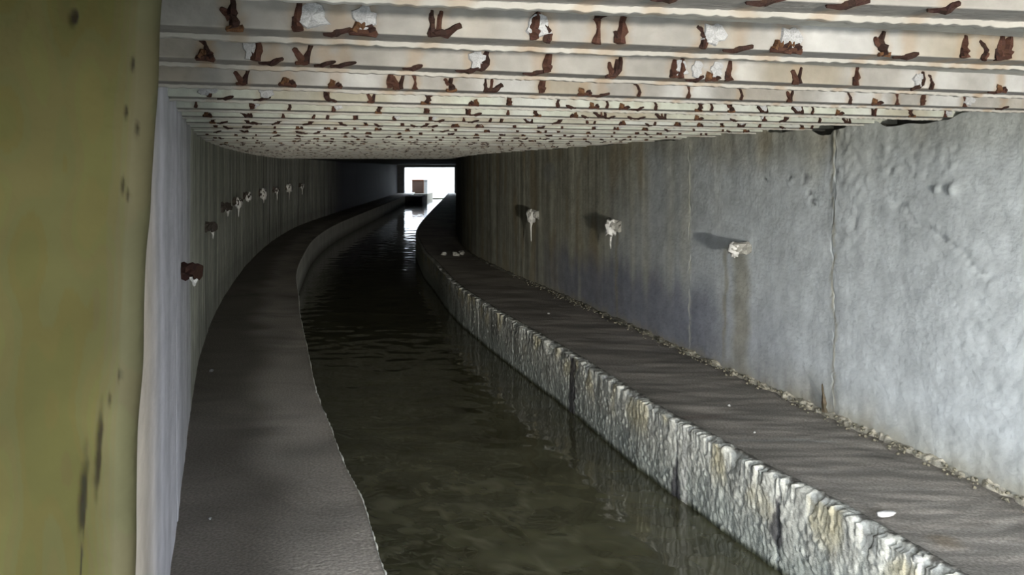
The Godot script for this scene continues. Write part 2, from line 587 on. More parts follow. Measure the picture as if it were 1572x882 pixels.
# ---------------------------------------------------------------- walkways, bed and water
func walk_colour(x: float, d: float, shade_mix: float) -> Color:
	var c := Color(0.43, 0.39, 0.345)
	var bend := 0.12 * n1.get_noise_2d(x * 1.5, d * 1.2)
	var s := n1.get_noise_3d(x * 1.3, (d + bend) * 7.0, 60.0) * (0.6 + 0.9 * n2.get_noise_2d(d * 1.1, x * 0.8 + 5.0))
	var s2 := n2.get_noise_3d(x * 2.8, (d + bend) * 21.0, 61.0) * (0.6 + 0.9 * n2.get_noise_2d(d * 1.7, x * 0.8))
	if x > 6.0:
		s *= 0.6
		s2 *= 0.5
	var b := n1.get_noise_3d(x * 1.6, d * 1.3, 62.0)
	c = shade(c, 1.0 + 0.34 * s + 0.22 * s2 + 0.25 * b)
	return mixc(c, Color(0.10, 0.088, 0.068), shade_mix)  # missing skylight put into the slab colour


func build_floor() -> void:
	# right walkway: slab, a row of kerb blocks, crumbled mortar along the wall
	var wr := thing("walkway", Vector3.ZERO, "right concrete walkway with a rough pitted pale kerb above the water", "walkway", "", "structure")
	var f := func(d: float, v: float) -> Array:
		var x := lerpf(curve(RK, d) + 0.045, curve(RW, d) + 0.05, v)
		var y := -0.004 + 0.004 * n1.get_noise_3d(x * 2, d * 3, 64.0) + 0.003 * n2.get_noise_3d(x * 2.4, d * 13, 65.0) * ss(20, 8, d)
		var c := walk_colour(x, d, 0.0)
		c = mixc(c, Color(0.55, 0.54, 0.50), 0.8 * ss(0.016, 0.004, absf(d - 3.92 + 0.02 * n1.get_noise_2d(x * 5, 3.0))) * ss(0.75, 0.6, v))
		c = mixc(c, Color(0.16, 0.10, 0.08), 0.6 * ss(0.05, 0.0, absf(d - 4.28 - 0.1 * v)) * ss(0.45, 0.1, v))
		c = mixc(c, Color(0.36, 0.25, 0.14), 0.5 * ss(0.08, 0.02, Vector2(d - 2.86, x - 1.52).length()))
		c = mixc(c, Color(0.36, 0.33, 0.25), 0.5 * ss(0.93, 1.0, v + 0.03 * n1.get_noise_2d(d * 6, 6.0)))
		return [at(x, y, d), c]
	part("slab", grid(graded(-6.0, 47.0, 0.02, 0.006), spaced(0, 1, 0.03), f, Vector3.UP), M.walk, wr)
	var joints := [-6.0, 2.5, 3.43, 4.2, 5.62, 6.95, 8.05, 9.4, 11.0, 13.0, 16.0, 20.0, 26.0, 35.0, 47.0]
	for i in joints.size() - 1:
		var a: float = joints[i]
		var b: float = joints[i + 1]
		var fb := func(d: float, v: float) -> Array:
			return kerb_point(d, v, minf(d - a, b - d), i)
		part("kerb_block", grid(with_joints(a, b, (0.006 if a < 5 else 0.009) if a > 2 else 0.05, 0.0015), kerb_rows(), fb, Vector3(-1, 0.2, 0)), M.kerb, wr)
	var fm := func(d: float, v: float) -> Array:
		var w := 0.030 + 0.016 * n1.get_noise_2d(d * 5, 80.0) + 0.008 * n2.get_noise_2d(d * 19, 81.0)
		var x := curve(RW, d) - w * (1 - v) + 0.01
		var y := (0.004 + (0.028 + 0.014 * n1.get_noise_2d(d * 6, 82.0)) * pow(v, 0.8) + 0.007 * n1.get_noise_3d(d * 34, v * 4, 83.0) + 0.004 * n2.get_noise_3d(d * 80, v * 6, 83.0)) if v > 0 else -0.01
		var c := mixc(Color(0.50, 0.46, 0.36), Color(0.76, 0.71, 0.58), 0.5 + 0.8 * n1.get_noise_3d(d * 20, v * 2, 84.0))
		c = mixc(c, Color(0.22, 0.21, 0.17), ss(5.0, 7.0, d))
		return [at(x, y, d), c]
	part("mortar_fillet", grid(graded(1.0, 13.0, 0.012, 0.003), spaced(0, 1, 0.2), fm, Vector3(-1, 1, 0)), M.kerb, wr)
	var grit := MultiMesh.new()
	grit.transform_format = MultiMesh.TRANSFORM_3D
	grit.mesh = lump(Vector3.ONE, 4, 0.5, Color(0.26, 0.24, 0.18), 5, 6)
	grit.instance_count = 520
	var rng := RandomNumberGenerator.new()
	rng.seed = 44
	for i in 520:
		var d := lerpf(2.6, 10.0, pow(rng.randf(), 1.4))
		var r := rng.randf_range(0.003, 0.008)
		var x := curve(RW, d) - 0.012 - absf(rng.randfn(0.0, 0.03))
		grit.set_instance_transform(i, Transform3D(Basis.from_euler(Vector3(rng.randf() * 6, rng.randf() * 6, 0)).scaled(Vector3(r, r * 0.8, r)), at(x, r * 0.4 + 0.02 * ss(0.05, 0.0, curve(RW, d) - x), d)))
	var gm := MultiMeshInstance3D.new()
	gm.name = "grit"
	gm.multimesh = grit
	gm.material_override = M.kerb
	gm.set_meta("kind", "stuff")
	wr.add_child(gm)

	# left walkway
	var wl := thing("walkway", Vector3.ZERO, "left concrete walkway curving round the bend with a thin pale worn edge", "walkway", "", "structure")
	f = func(d: float, v: float) -> Array:
		var x := lerpf(curve(LW, d) - 0.03, curve(LK, d) - 0.007, v)
		var y := -0.002 + 0.004 * n1.get_noise_3d(x * 2, d * 2, 66.0)
		return [at(x, y, d), shade(walk_colour(x + 9.0, d * 0.8, 0.68 * ss(0.72, 0.40, v + 0.12 * n1.get_noise_2d(d * 2, 67.0))), 1.15)]  # half beside the wall painted darker, as if less skylight reached it
	part("slab", grid(graded(-6.0, 47.0, 0.02, 0.006), spaced(0, 1, 0.03), f, Vector3.UP), M.walk, wl)
	joints = [-6.0, 2.2, 4.75, 7.9, 11.5, 15.0, 19.0, 24.0, 30.0, 38.0, 47.0]
	for i in joints.size() - 1:
		var a: float = joints[i]
		var b: float = joints[i + 1]
		var fb := func(d: float, v: float) -> Array:
			var e := curve(LK, d)
			var chip := maxf(0.0, n1.get_noise_2d(d * 9, 90.0)) * 0.006 + maxf(0.0, n2.get_noise_2d(d * 25, 91.0)) * 0.005
			var c := Color(0.85, 0.84, 0.77)
			var p: Vector2
			if v < 0.2:
				p = Vector2(e - 0.009 + v / 0.2 * 0.007, 0.003 - chip * 0.5)
				c = mixc(Color(0.18, 0.17, 0.15), c, v / 0.1)
			else:
				var w := (v - 0.2) / 0.8
				p = Vector2(e - chip * ss(0.1, 0.0, w) + 0.004 * n1.get_noise_3d(d * 5, w * 3, 92.0), 0.001 - chip - 0.85 * w)
				c = mixc(c, Color(0.68, 0.68, 0.61), ss(0.0, 0.06, w))
				c = shade(c, 1.0 + 0.2 * n1.get_noise_3d(d * 4, w * 2, 93.0))
				c = mixc(c, Color(0.10, 0.10, 0.075), ss(0.30, 0.45, w))
			p.x -= 0.012 * ss(0.012, 0.0, minf(d - a, b - d))
			return [at(p.x, p.y, d), c]
		part("kerb_block", grid(with_joints(a, b, 0.014 if a > 2 else 0.05, 0.004), PackedFloat32Array([0, 0.05, 0.1, 0.2, 0.22, 0.25, 0.3, 0.4, 0.5, 0.6, 0.8, 1.0]), fb, Vector3(1, 0.1, 0)), M.kerb, wl)

	# the bed of the channel and the ground before the mouth
	var fl := thing("floor", Vector3.ZERO, "silted concrete bed under the channel water", "floor", "", "structure")
	f = func(d: float, v: float) -> Array:
		return [at(lerpf(curve(LK, d) - 0.3, curve(RK, d) + 0.3, v), -0.80 + 0.02 * n1.get_noise_3d(d, v * 3, 95.0), d), Color(0.06, 0.06, 0.04)]
	part("bed", grid(spaced(-6.0, 70.0, 0.4), spaced(0, 1, 0.2), f, Vector3.UP), M.ground, fl)
	var ground := thing("floor", Vector3.ZERO, "pale ground around the mouth of the culvert", "ground", "", "structure")
	part("ground_plate", box_mesh(-14, -0.25, -0.6, -0.01, -14.0, 0.9, Color(0.30, 0.29, 0.26)), M.ground, ground)
	part("ground_plate", box_mesh(5.4, 14, -0.6, -0.01, -14.0, 0.3, Color(0.30, 0.29, 0.26)), M.ground, ground)
	part("ground_plate", box_mesh(-14, 14, -0.9, -0.8, -14.0, 0.3, Color(0.20, 0.19, 0.16)), M.ground, ground)

	# water with real ripples
	var fw := func(d: float, v: float) -> Array:
		var x := lerpf(curve(LK, d) - 0.02, curve(RK, d) + 0.05, v)
		var amp := ss(1.5, 3.0, d)
		var h := 0.0022 * n1.get_noise_3d(x * 3.2, d * 4.2, 100.0) + 0.0011 * n1.get_noise_3d(x * 8 + 0.8 * n1.get_noise_2d(x * 3, d * 3), d * 10, 101.0)
		h += 0.0016 * n1.get_noise_3d(x * 1.6, d * 6.0, 102.0) * ss(5.0, 9.0, d)
		var silt := 0.5 + 0.5 * n1.get_noise_3d(x * 3.0 + 0.5 * n1.get_noise_2d(x * 5, d * 5), d * 3.0, 103.0)
		var border := nc.get_noise_3d(x * 4.6 + 0.35 * n1.get_noise_2d(x * 5, d * 5), d * 4.2 + 0.35 * n1.get_noise_2d(x * 5 + 30, d * 5), 3.0) + 1.0
		var net := ss(0.22, 0.0, border) * ss(-0.45, 0.3, n1.get_noise_2d(x * 3.1 + 9.0, d * 3.1)) * ss(0.8, 0.5, v) * ss(5.0, 4.2, d)
		var c := mixc(Color(0.048, 0.046, 0.024), Color(0.11, 0.107, 0.062), silt)
		c = mixc(c, Color(0.19, 0.18, 0.12), 0.5 * net)  # light on the ripples painted as paler lines along the cells
		h += 0.0012 * net
		return [at(x, WATER + h * amp, d), c]
	var wm := grid(graded(-6.0, 46.0, 0.022, 0.005), spaced(0, 1, 0.012), fw, Vector3.UP)
	var wt := part("channel_water", wm, M.water, self)
	tag(wt, "murky dark olive water rippling between the two walkways", "water", "", "stuff")


func kerb_rows() -> PackedFloat32Array:
	var r := PackedFloat32Array([0, 0.05, 0.10, 0.14, 0.17, 0.2])
	r.append_array(spaced(0.21, 0.72, 0.01))
	r.append_array(PackedFloat32Array([0.85, 1.0]))
	return r


func kerb_point(d: float, v: float, edge: float, block: int) -> Array:
	var e := curve(RK, d)
	var near := ss(14.0, 9.0, d)
	var chip := (maxf(0.0, n1.get_noise_2d(d * 6, 110.0)) * 0.030 + maxf(0.0, n2.get_noise_2d(d * 17, 111.0)) * 0.022 + maxf(0.0, n1.get_noise_2d(d * 45, 112.0)) * 0.018) * near
	# larger bites out of the edge
	for b in [[2.98, 0.05, 0.05], [3.26, 0.035, 0.045], [2.66, 0.05, 0.03], [6.55, 0.04, 0.03]]:
		chip += b[2] * ss(b[1], b[1] * 0.2, absf(d - b[0])) * (0.7 + 0.5 * n1.get_noise_2d(d * 60, 6.0))
	var tint := n1.get_noise_2d(block * 3.7, 114.0)
	var pale := Color(0.66, 0.66, 0.60)
	var p: Vector2
	var c: Color
	if v < 0.2:
		var t := v / 0.2
		p = Vector2(e + 0.060 - 0.056 * t + chip * 0.6 * ss(0.4, 1.0, t), 0.004 - chip * ss(0.3, 1.0, t) + 0.003 * n2.get_noise_3d(d * 30, t * 3, 115.0))
		c = mixc(Color(0.17, 0.16, 0.14), pale, ss(0.15, 0.5, t + 0.4 * n1.get_noise_2d(d * 14, 116.0)))
	else:
		var w := (v - 0.2) / 0.8
		var y := -chip * ss(0.15, 0.0, w) - 0.80 * w
		var streak := n1.get_noise_3d(d * 11, w * 2.2, 117.0)
		var pit := n2.get_noise_3d(d * 26, w * 10, 118.0)
		var rough := 0.0045 * streak + 0.004 * pit + 0.0025 * n1.get_noise_3d(d * 50, w * 30, 119.0) + 0.0035 * n2.get_noise_3d(d * 80, w * 24, 122.0) - 0.010 * ss(0.45, 0.8, n2.get_noise_3d(d * 21, w * 13, 128.0)) + 0.012 * n1.get_noise_3d(d * 3, w * 2, 120.0)
		p = Vector2(e - 0.006 + chip * 0.55 * ss(0.14, 0.0, w) + rough * 0.55 * near, y)
		c = shade(pale, 0.85 + 0.2 * tint + 0.34 * streak + 0.30 * pit + 0.25 * n2.get_noise_3d(d * 70, w * 20, 123.0))
		var yellow := ss(0.1, 0.5, n1.get_noise_3d(d * 4.0, w * 2, 121.0)) * ss(0.3, 0.1, w)
		c = mixc(c, Color(0.68, 0.60, 0.38), 0.6 * yellow)
		c = mixc(c, Color(0.40, 0.44, 0.41), 0.7 * ss(0.16, 0.42, w + 0.1 * streak))
		c = mixc(c, Color(0.07, 0.075, 0.05), ss(0.44, 0.485, w))
		# wet dark runs beside some joints
		for s in [[5.66, 0.05 + 0.03 * w], [4.20, 0.004 + 0.05 * ss(0.2, 0.45, w)], [3.43, 0.004 + 0.04 * ss(0.1, 0.25, w) * ss(0.4, 0.3, w)]]:
			c = mixc(c, Color(0.05, 0.048, 0.055), 0.9 * ss(s[1], s[1] * 0.5, absf(d - s[0] + 0.01 * n1.get_noise_2d(w * 14, s[0]))))
		for s in [[6.93, 0.02], [8.0, 0.02], [4.13, 0.03], [7.3, 0.012]]:
			c = mixc(c, Color(0.72, 0.72, 0.68), 0.8 * ss(s[1], s[1] * 0.4, absf(d - s[0] + 0.012 * n1.get_noise_2d(w * 12, s[0]))))
		p.x += 0.025 * ss(0.014, 0.0, edge) * (0.6 + 0.6 * n1.get_noise_2d(d * 30, w * 9))
	return [at(p.x, p.y, d), c]


# ---------------------------------------------------------------- ceiling
func rib_line(d0: float, m: float, x: float) -> float:
	return d0 + m * (x - 0.0912 * d0)


func rib_x(d0: float, m: float, px: float) -> float:
	var k := (px - CX) / FOC
	return k * (d0 - m * 0.0912 * d0) / (1.0 - k * m)


func rib_end(t: Array, d0: float, m: float) -> float:
	var x := curve(t, d0)
	for i in 8:
		x = curve(t, clampf(rib_line(d0, m, x), -1.0, 46.0))
	return x


func build_ceiling() -> void:
	var ce := thing("ceiling", Vector3.ZERO, "low white ribbed concrete ceiling dotted with rusty exposed steel", "ceiling", "", "structure")
	var lips := [0.02, 0.40, 0.76, 1.12, 1.53, 2.02, 2.53]
	var slopes := [0.18, 0.18, 0.18, 0.19, 0.26, 0.34, 0.34]
	while lips[lips.size() - 1] < 16.6:
		var d: float = lips[lips.size() - 1] + 0.52
		lips.append(d)
		slopes.append(clampf(-slope(LW, d + 0.4), 0.10, 0.34))
	var rng := RandomNumberGenerator.new()
	rng.seed = 7
	var kinds := "YVIULFMHT"
	var shapes := {}
	for k in kinds:
		shapes[k] = []
		for i in 4:
			shapes[k].append(rust_shape(k, rng))
	var patches := []
	for i in 5:
		patches.append(patch_shape(rng))
	var placed := {
		3: [[615, "F"], [700, "F"], [905, "F"], [1015, "F"], [1165, "F"], [1290, "F"], [1440, "F"]],
		4: [[337, "Y"], [441, "I", 1], [500, "F"], [540, "M", 1], [655, "U"], [805, "I", 1], [822, "H"], [897, "T"], [936, "I"], [1062, "H", 1], [1120, "F"], [1183, "M", 1], [1200, "M"], [1337, "Y"], [1380, "F"], [1464, "I"], [1495, "H"], [1521, "I"], [1532, "I"], [1566, "H"]],
		5: [[296, "M"], [297, "H"], [376, "I", 1], [400, "F"], [447, "V"], [508, "F"], [480, "F"], [618, "F"], [705, "F", 1], [727, "L"], [808, "F"], [825, "I"], [924, "V"], [933, "L"], [1018, "I", 1], [1029, "I"], [1055, "F", 1], [1078, "M", 1], [1104, "I"], [1207, "V"], [1299, "I"], [1400, "L", 1], [1415, "H"], [1520, "F"], [1523, "M"]],
		6: [[357, "V"], [427, "M"], [499, "M"], [586, "I"], [596, "V"], [622, "T"], [677, "Y"], [739, "U"], [820, "I"], [884, "M"], [911, "F"], [967, "H"], [1043, "T"], [1125, "H"], [1200, "V"], [1293, "H"], [1335, "M"], [1365, "T"], [1406, "I"], [1469, "T", 1], [1530, "F"]],
	}
	var loose := SurfaceTool.new()
	loose.begin(Mesh.PRIMITIVE_TRIANGLES)
	var count := 0
	for r in lips.size():
		var d0: float = lips[r]
		var m: float = slopes[r]
		var xl := rib_end(LW, d0, m) - 0.13
		var xr := rib_end(RW, d0, m) + 0.13
		if d0 < 1.6:
			xl = minf(xl, -0.75 - 0.0 * d0)
		var wob := rng.randf_range(-0.01, 0.01) if d0 > 2.2 else 0.0
		d0 += wob
		# marks on this rib: [x, kind, patch]
		var marks := []
		if placed.has(r):
			for p in placed[r]:
				marks.append([rib_x(d0 - 0.08, m, p[0]), p[1], p.size() > 2])
		elif r > 2:
			var x := xl + 0.16 + rng.randf() * 0.1
			while x < xr - 0.16:
				marks.append([x, kinds[rng.randi() % 9], rng.randf() < 0.16])
				if rng.randf() < 0.3:
					marks.append([x + rng.randf_range(0.03, 0.07), "F" if rng.randf() < 0.6 else "H", false])
				x += rng.randf_range(0.11, 0.19)
		var along := Vector3(1, 0, -m).normalized()
		var away := Vector3(-m, 0, -1).normalized()
		# profile: [how far away, height above the rib's underside]
		var prof := [[-0.085, 0.056], [-0.0835, 0.042], [-0.0822, 0.030], [-0.0812, 0.016], [-0.0805, 0.004], [-0.0800, 0.0015], [-0.0785, 0.0002], [-0.076, 0.0], [-0.048, 0.0], [-0.020, 0.0], [-0.0112, -0.0002], [-0.0106, -0.0012], [-0.0102, -0.0075], [-0.0094, -0.0088], [-0.007, -0.009], [0.002, -0.009], [0.0065, -0.0086], [0.0078, -0.007], [0.009, 0.012], [0.012, 0.056]]
		var step := 0.007 if d0 < 3.2 else (0.014 if d0 < 6 else 0.04)
		var fr := func(x: float, vi: float) -> Array:
			var q: Array = prof[int(vi)]
			var base := at(x, CEIL, rib_line(d0, m, x))
			var n := n1.get_noise_3d(x * 3, q[1] * 10, d0 * 9)
			var nn := n2.get_noise_3d(x * 22, q[1] * 40, d0 * 7)
			var o := 0.0013 * n + 0.0007 * nn
			var lip := (0.0016 * n1.get_noise_2d(x * 4, d0 * 5) + 0.0016 * n2.get_noise_2d(x * 40, d0 * 5)) if vi >= 11 and vi <= 17 else 0.0
			var c := Color(0.27, 0.257, 0.24) if d0 < 2.8 else Color(0.40, 0.415, 0.365).lerp(Color(0.66, 0.68, 0.59), ss(3.5, 9.0, d0))  # near ribs darkened, far ribs paler, to offset the lamp falling off
			var tone := n1.get_noise_3d(x * 1.3, d0 * 3, 130.0)
			c = shade(c, 1.0 + 0.14 * tone + 0.07 * nn)
			c = mixc(c, Color(0.27, 0.23, 0.17), 0.6 * ss(0.15, 0.6, n1.get_noise_3d(x * 2.2, d0 * 4, 131.0)))
			c = mixc(c, Color(0.46, 0.46, 0.46), 0.6 * ss(0.2, 0.6, n1.get_noise_3d(x * 2.6, d0 * 4, 132.0)))
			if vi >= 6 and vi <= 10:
				c = mixc(c, Color(0.19, 0.18, 0.17), 0.8)  # shade of the downward face put into the colour
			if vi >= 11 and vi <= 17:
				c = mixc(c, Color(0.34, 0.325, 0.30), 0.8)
			for k in marks:
				var w: float = absf(x - k[0])
				if w < 0.04:
					var s: float = ss(0.026, 0.006, w + 0.007 * nn)
					c = mixc(c, Color(0.27, 0.19, 0.12), (0.45 if d0 < 3.0 else 0.25) * s)
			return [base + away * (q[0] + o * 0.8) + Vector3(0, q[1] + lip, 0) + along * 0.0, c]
		var vs := PackedFloat32Array()
		for i in prof.size():
			vs.append(i)
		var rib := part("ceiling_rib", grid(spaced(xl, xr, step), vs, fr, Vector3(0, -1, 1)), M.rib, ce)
		for k in marks:
			var p := at(k[0], CEIL, rib_line(d0, m, k[0])) + away * -0.080
			var sc := rng.randf_range(0.85, 1.15)
			var b := Basis(along, Vector3.UP, -away).scaled_local(Vector3(sc * (1.0 if rng.randf() < 0.5 or placed.has(r) else -1.0), 1.0, 1.0))
			var mesh: ArrayMesh = shapes[k[1]][rng.randi() % 4]
			if count < 270:
				var o := part("rust_stub", mesh, M.rust, rib)
				o.transform = Transform3D(b, p)
				count += 1
			else:
				loose.append_from(mesh, 0, Transform3D(b, p))
			if k[2] and count < 300:
				var o2 := part("spall_patch", patches[rng.randi() % 5], M.lime, rib)
				o2.transform = Transform3D(Basis(along, Vector3.UP, -away).scaled_local(Vector3(rng.randf_range(0.9, 1.6), 1, 1)), p + along * rng.randf_range(-0.012, 0.022) + Vector3(0, 0.024, 0))
		# the strip of soffit between this rib and the next
		if r + 1 < lips.size():
			var e0: float = d0
			var e1: float = lips[r + 1] + 0.012
			var m1: float = slopes[r + 1]
			var x0 := minf(xl, -0.7 if d0 < 1.6 else 99.0)
			var fp := func(u: float, v: float) -> Array:
				var x := lerpf(x0, xr + 0.1, u)
				var d := lerpf(rib_line(e0, m, x), rib_line(e1, m1, x) - 0.07, v)
				var c := shade(Color(0.40, 0.39, 0.36), 1.0 + 0.2 * n1.get_noise_3d(x * 3, d * 5, 140.0))
				return [at(x, RECESS + 0.002 * n1.get_noise_3d(x * 4, d * 4, 141.0), d), c]
			part("ceiling_panel", grid(spaced(0, 1, 0.03), spaced(0, 1, 0.2), fp, Vector3.DOWN), M.rib, ce)
	loose.generate_normals()
	var lo := part("rust_stubs", loose.commit(), M.rust, ce)
	lo.set_meta("kind", "stuff")
	# smooth dark slab beyond the ribs, and the mass of the roof above
	var foot := PackedVector2Array()
	for d in spaced(16.7, 45.1, 1.2):
		foot.append(Vector2(curve(LW, d) - 0.3, d))
	for d in spaced(-45.1, -16.7, 1.2):
		foot.append(Vector2(curve(RW, -d) + 0.3, -d))
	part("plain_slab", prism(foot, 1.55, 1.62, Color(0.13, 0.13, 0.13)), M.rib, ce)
	foot = PackedVector2Array([Vector2(-3.2, -0.9), Vector2(4.2, -0.5), Vector2(4.2, 0.5)])
	for d in spaced(1.6, 45.4, 1.2):
		foot.append(Vector2(curve(RW, d) + 1.0, d))
	for d in spaced(-45.4, -1.6, 1.2):
		foot.append(Vector2(minf(curve(LW, -d) - 1.0, -3.2 if d > -8.0 else 9.0), -d))
	part("roof_slab", prism(foot, 1.585, 2.1, Color(0.3, 0.3, 0.29)), M.rib, ce)


func rust_shape(kind: String, rng: RandomNumberGenerator) -> ArrayMesh:
	var st := SurfaceTool.new()
	st.begin(Mesh.PRIMITIVE_TRIANGLES)
	st.set_smooth_group(-1)
	var dark := Color(0.045, 0.026, 0.022)
	var brown := Color(0.080, 0.040, 0.030)
	var orange := Color(0.13, 0.068, 0.038)
	var j := func(x: float, y: float, z := 0.002) -> Vector3:
		return Vector3(x + rng.randf_range(-0.003, 0.003), y + rng.randf_range(-0.002, 0.002), z)
	var strokes := []
	match kind:
		"Y":
			strokes = [[[j.call(0.006, 0.0), j.call(-0.002, 0.018), j.call(0.004, 0.047)], [0.010, 0.009, 0.005], dark], [[j.call(-0.002, 0.016), j.call(-0.018, 0.032)], [0.008, 0.005], brown], [[j.call(-0.008, -0.001), j.call(0.018, 0.0)], [0.005, 0.005], orange]]
		"V":
			strokes = [[[j.call(0.0, 0.0), j.call(-0.014, 0.03)], [0.008, 0.006], brown], [[j.call(0.003, 0.002), j.call(0.013, 0.040)], [0.008, 0.005], dark], [[j.call(-0.014, -0.001), j.call(0.008, 0.0)], [0.005, 0.006], brown]]
		"I":
			strokes = [[[j.call(0.0, 0.0), j.call(-0.002, 0.02), j.call(0.002, 0.047)], [0.010, 0.0095, 0.006], brown], [[j.call(-0.006, 0.004), j.call(-0.008, 0.022)], [0.006, 0.004], dark]]
		"U":
			strokes = [[[j.call(-0.013, 0.0), j.call(-0.014, 0.02), j.call(-0.013, 0.044)], [0.008, 0.005, 0.004], dark], [[j.call(0.002, 0.004), j.call(0.005, 0.043)], [0.005, 0.0035], brown], [[j.call(-0.018, 0.003), j.call(0.014, 0.005), j.call(0.034, 0.020)], [0.006, 0.008, 0.006], dark]]
		"L":
			strokes = [[[j.call(-0.040, -0.004), j.call(-0.012, 0.002), j.call(0.0, 0.014), j.call(0.004, 0.044)], [0.0035, 0.006, 0.009, 0.006], dark], [[j.call(-0.010, 0.004), j.call(-0.010, 0.028)], [0.006, 0.0035], brown]]
		"F":
			strokes = [[[j.call(-0.026, -0.003, -0.012), j.call(-0.004, 0.0, -0.004), j.call(0.022, 0.005, 0.001)], [0.003, 0.0065, 0.004], dark]]
		"M":
			strokes = [[[j.call(-0.014, 0.0), j.call(-0.008, 0.013), j.call(0.0, 0.010)], [0.008, 0.008, 0.006], orange], [[j.call(0.012, 0.0), j.call(0.008, 0.012)], [0.009, 0.006], dark], [[j.call(-0.018, 0.0), j.call(0.016, 0.001)], [0.005, 0.006], brown]]
		"H":
			strokes = [[[j.call(0.0, -0.001), j.call(0.003, 0.018), j.call(-0.006, 0.034), j.call(-0.014, 0.038)], [0.006, 0.005, 0.004, 0.003], dark], [[j.call(0.0, 0.0), j.call(0.008, 0.014)], [0.006, 0.004], brown]]
		"T":
			strokes = [[[j.call(0.0, 0.0), j.call(0.003, 0.024), j.call(-0.002, 0.044)], [0.008, 0.003, 0.007], brown], [[j.call(-0.002, 0.045), j.call(0.020, 0.047)], [0.005, 0.002], dark]]
	for s in strokes:
		stroke(st, s[0], s[1], rng, s[2])
	st.generate_normals()
	return st.commit()


# a flat irregular scab of white lime on the face of a rib
func patch_shape(rng: RandomNumberGenerator) -> ArrayMesh:
	var st := SurfaceTool.new()
	st.begin(Mesh.PRIMITIVE_TRIANGLES)
	st.set_smooth_group(-1)
	st.set_color(Color(0.44, 0.44, 0.45))
	var ring := []
	var low := []
	for i in 14:
		var a := TAU * i / 14
		var k := rng.randf_range(0.65, 1.2)
		ring.append(Vector3(0.017 * cos(a) * k, clampf(0.021 * sin(a) * k, -0.021, 0.021), 0.005 + rng.randf_range(0, 0.003)))
		low.append(Vector3(0.021 * cos(a) * k, clampf(0.024 * sin(a) * k, -0.022, 0.022), -0.003))
	for i in 14:
		var q := (i + 1) % 14
		st.set_color(shade(Color(0.44, 0.44, 0.45), rng.randf_range(0.8, 1.1)))
		facet(st, Vector3(0, 0, 0.007), ring[i], ring[q], Vector3(0, 0, 1))
		facet(st, ring[i], low[i], ring[q], Vector3(ring[i].x, ring[i].y, 0.01))
		facet(st, ring[q], low[i], low[q], Vector3(ring[i].x, ring[i].y, 0.01))
	st.generate_normals()
	return st.commit()


# ---------------------------------------------------------------- far end
func build_far_end() -> void:
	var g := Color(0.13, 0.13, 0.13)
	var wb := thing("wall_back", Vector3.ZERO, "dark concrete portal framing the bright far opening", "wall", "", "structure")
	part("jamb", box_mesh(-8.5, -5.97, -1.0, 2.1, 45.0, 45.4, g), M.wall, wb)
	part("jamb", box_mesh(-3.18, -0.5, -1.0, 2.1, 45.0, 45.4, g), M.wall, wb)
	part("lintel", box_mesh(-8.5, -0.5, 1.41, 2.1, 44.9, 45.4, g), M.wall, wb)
	part("ledge", box_mesh(-5.5, -4.38, -0.9, -0.01, 39.6, 42.0, Color(0.10, 0.10, 0.09)), M.kerb, get_node("walkway_001"))
	var pool := part("channel_water", box_mesh(-15.9, 1.4, -0.8, WATER, 48.6, 61.75, Color(0.04, 0.04, 0.03)), M.water, self)
	tag(pool, "bright water surface outside beyond the far opening", "water", "", "stuff")
	var bank := thing("floor", Vector3.ZERO, "pale bank outside the far opening, at the left of the water", "ground", "", "structure")
	part("bank_plate", box_mesh(-16, -4.72, -0.9, -0.06, 45.4, 48.5, Color(0.28, 0.26, 0.22)), M.ground, bank)
	var wf := thing("outer_wall", Vector3.ZERO, "pale sunlit wall across the water outside the far opening", "wall")
	part("wall_face", box_mesh(-16, 6, -0.9, 7.0, 62.0, 62.5, Color(0.72, 0.72, 0.72)), M.wall, wf)
	part("plinth", box_mesh(-16, 6, -0.9, -0.28, 61.8, 62.0, Color(0.30, 0.30, 0.33)), M.wall, wf)
	for side in [-1, 1]:
		var sky_blocker := part("outer_wall", box_mesh(-16.5 if side < 0 else 1.5, -16.0 if side < 0 else 2.0, -0.9, 6.0, 45.6, 61.7, Color(0.5, 0.5, 0.48)), M.wall, self)  # added out of view to cut the sky light entering the far end
		tag(sky_blocker, "tall pale wall added out of view to hold back sky light, %s of the far opening" % ["left", "right"][int(side > 0)], "wall")
	var hut := thing("cabinet", at(-5.36, -0.06, 46.6), "rusty brown box with a darker front, seen through the far opening", "cabinet")
	part("body", box_mesh(-0.33, 0.33, 0.0, 0.74, -0.25, 0.35, Color(0.17, 0.10, 0.07)), M.rust, hut)
	part("lid", box_mesh(-0.36, 0.36, 0.74, 0.79, -0.28, 0.38, Color(0.30, 0.12, 0.07)), M.rust, hut)
	part("door", box_mesh(-0.28, 0.28, 0.06, 0.68, -0.27, -0.25, Color(0.13, 0.085, 0.065)), M.rust, hut)
	var post := thing("post", at(-4.89, -0.06, 46.2), "white post to the right of the rusty box beyond the far opening", "post")
	part("shaft", box_mesh(-0.09, 0.09, 0.0, 0.74, -0.09, 0.09, Color(0.8, 0.8, 0.8)), M.lime, post)
	part("cap", box_mesh(-0.11, 0.11, 0.74, 0.78, -0.11, 0.11, Color(0.8, 0.8, 0.8)), M.lime, post)


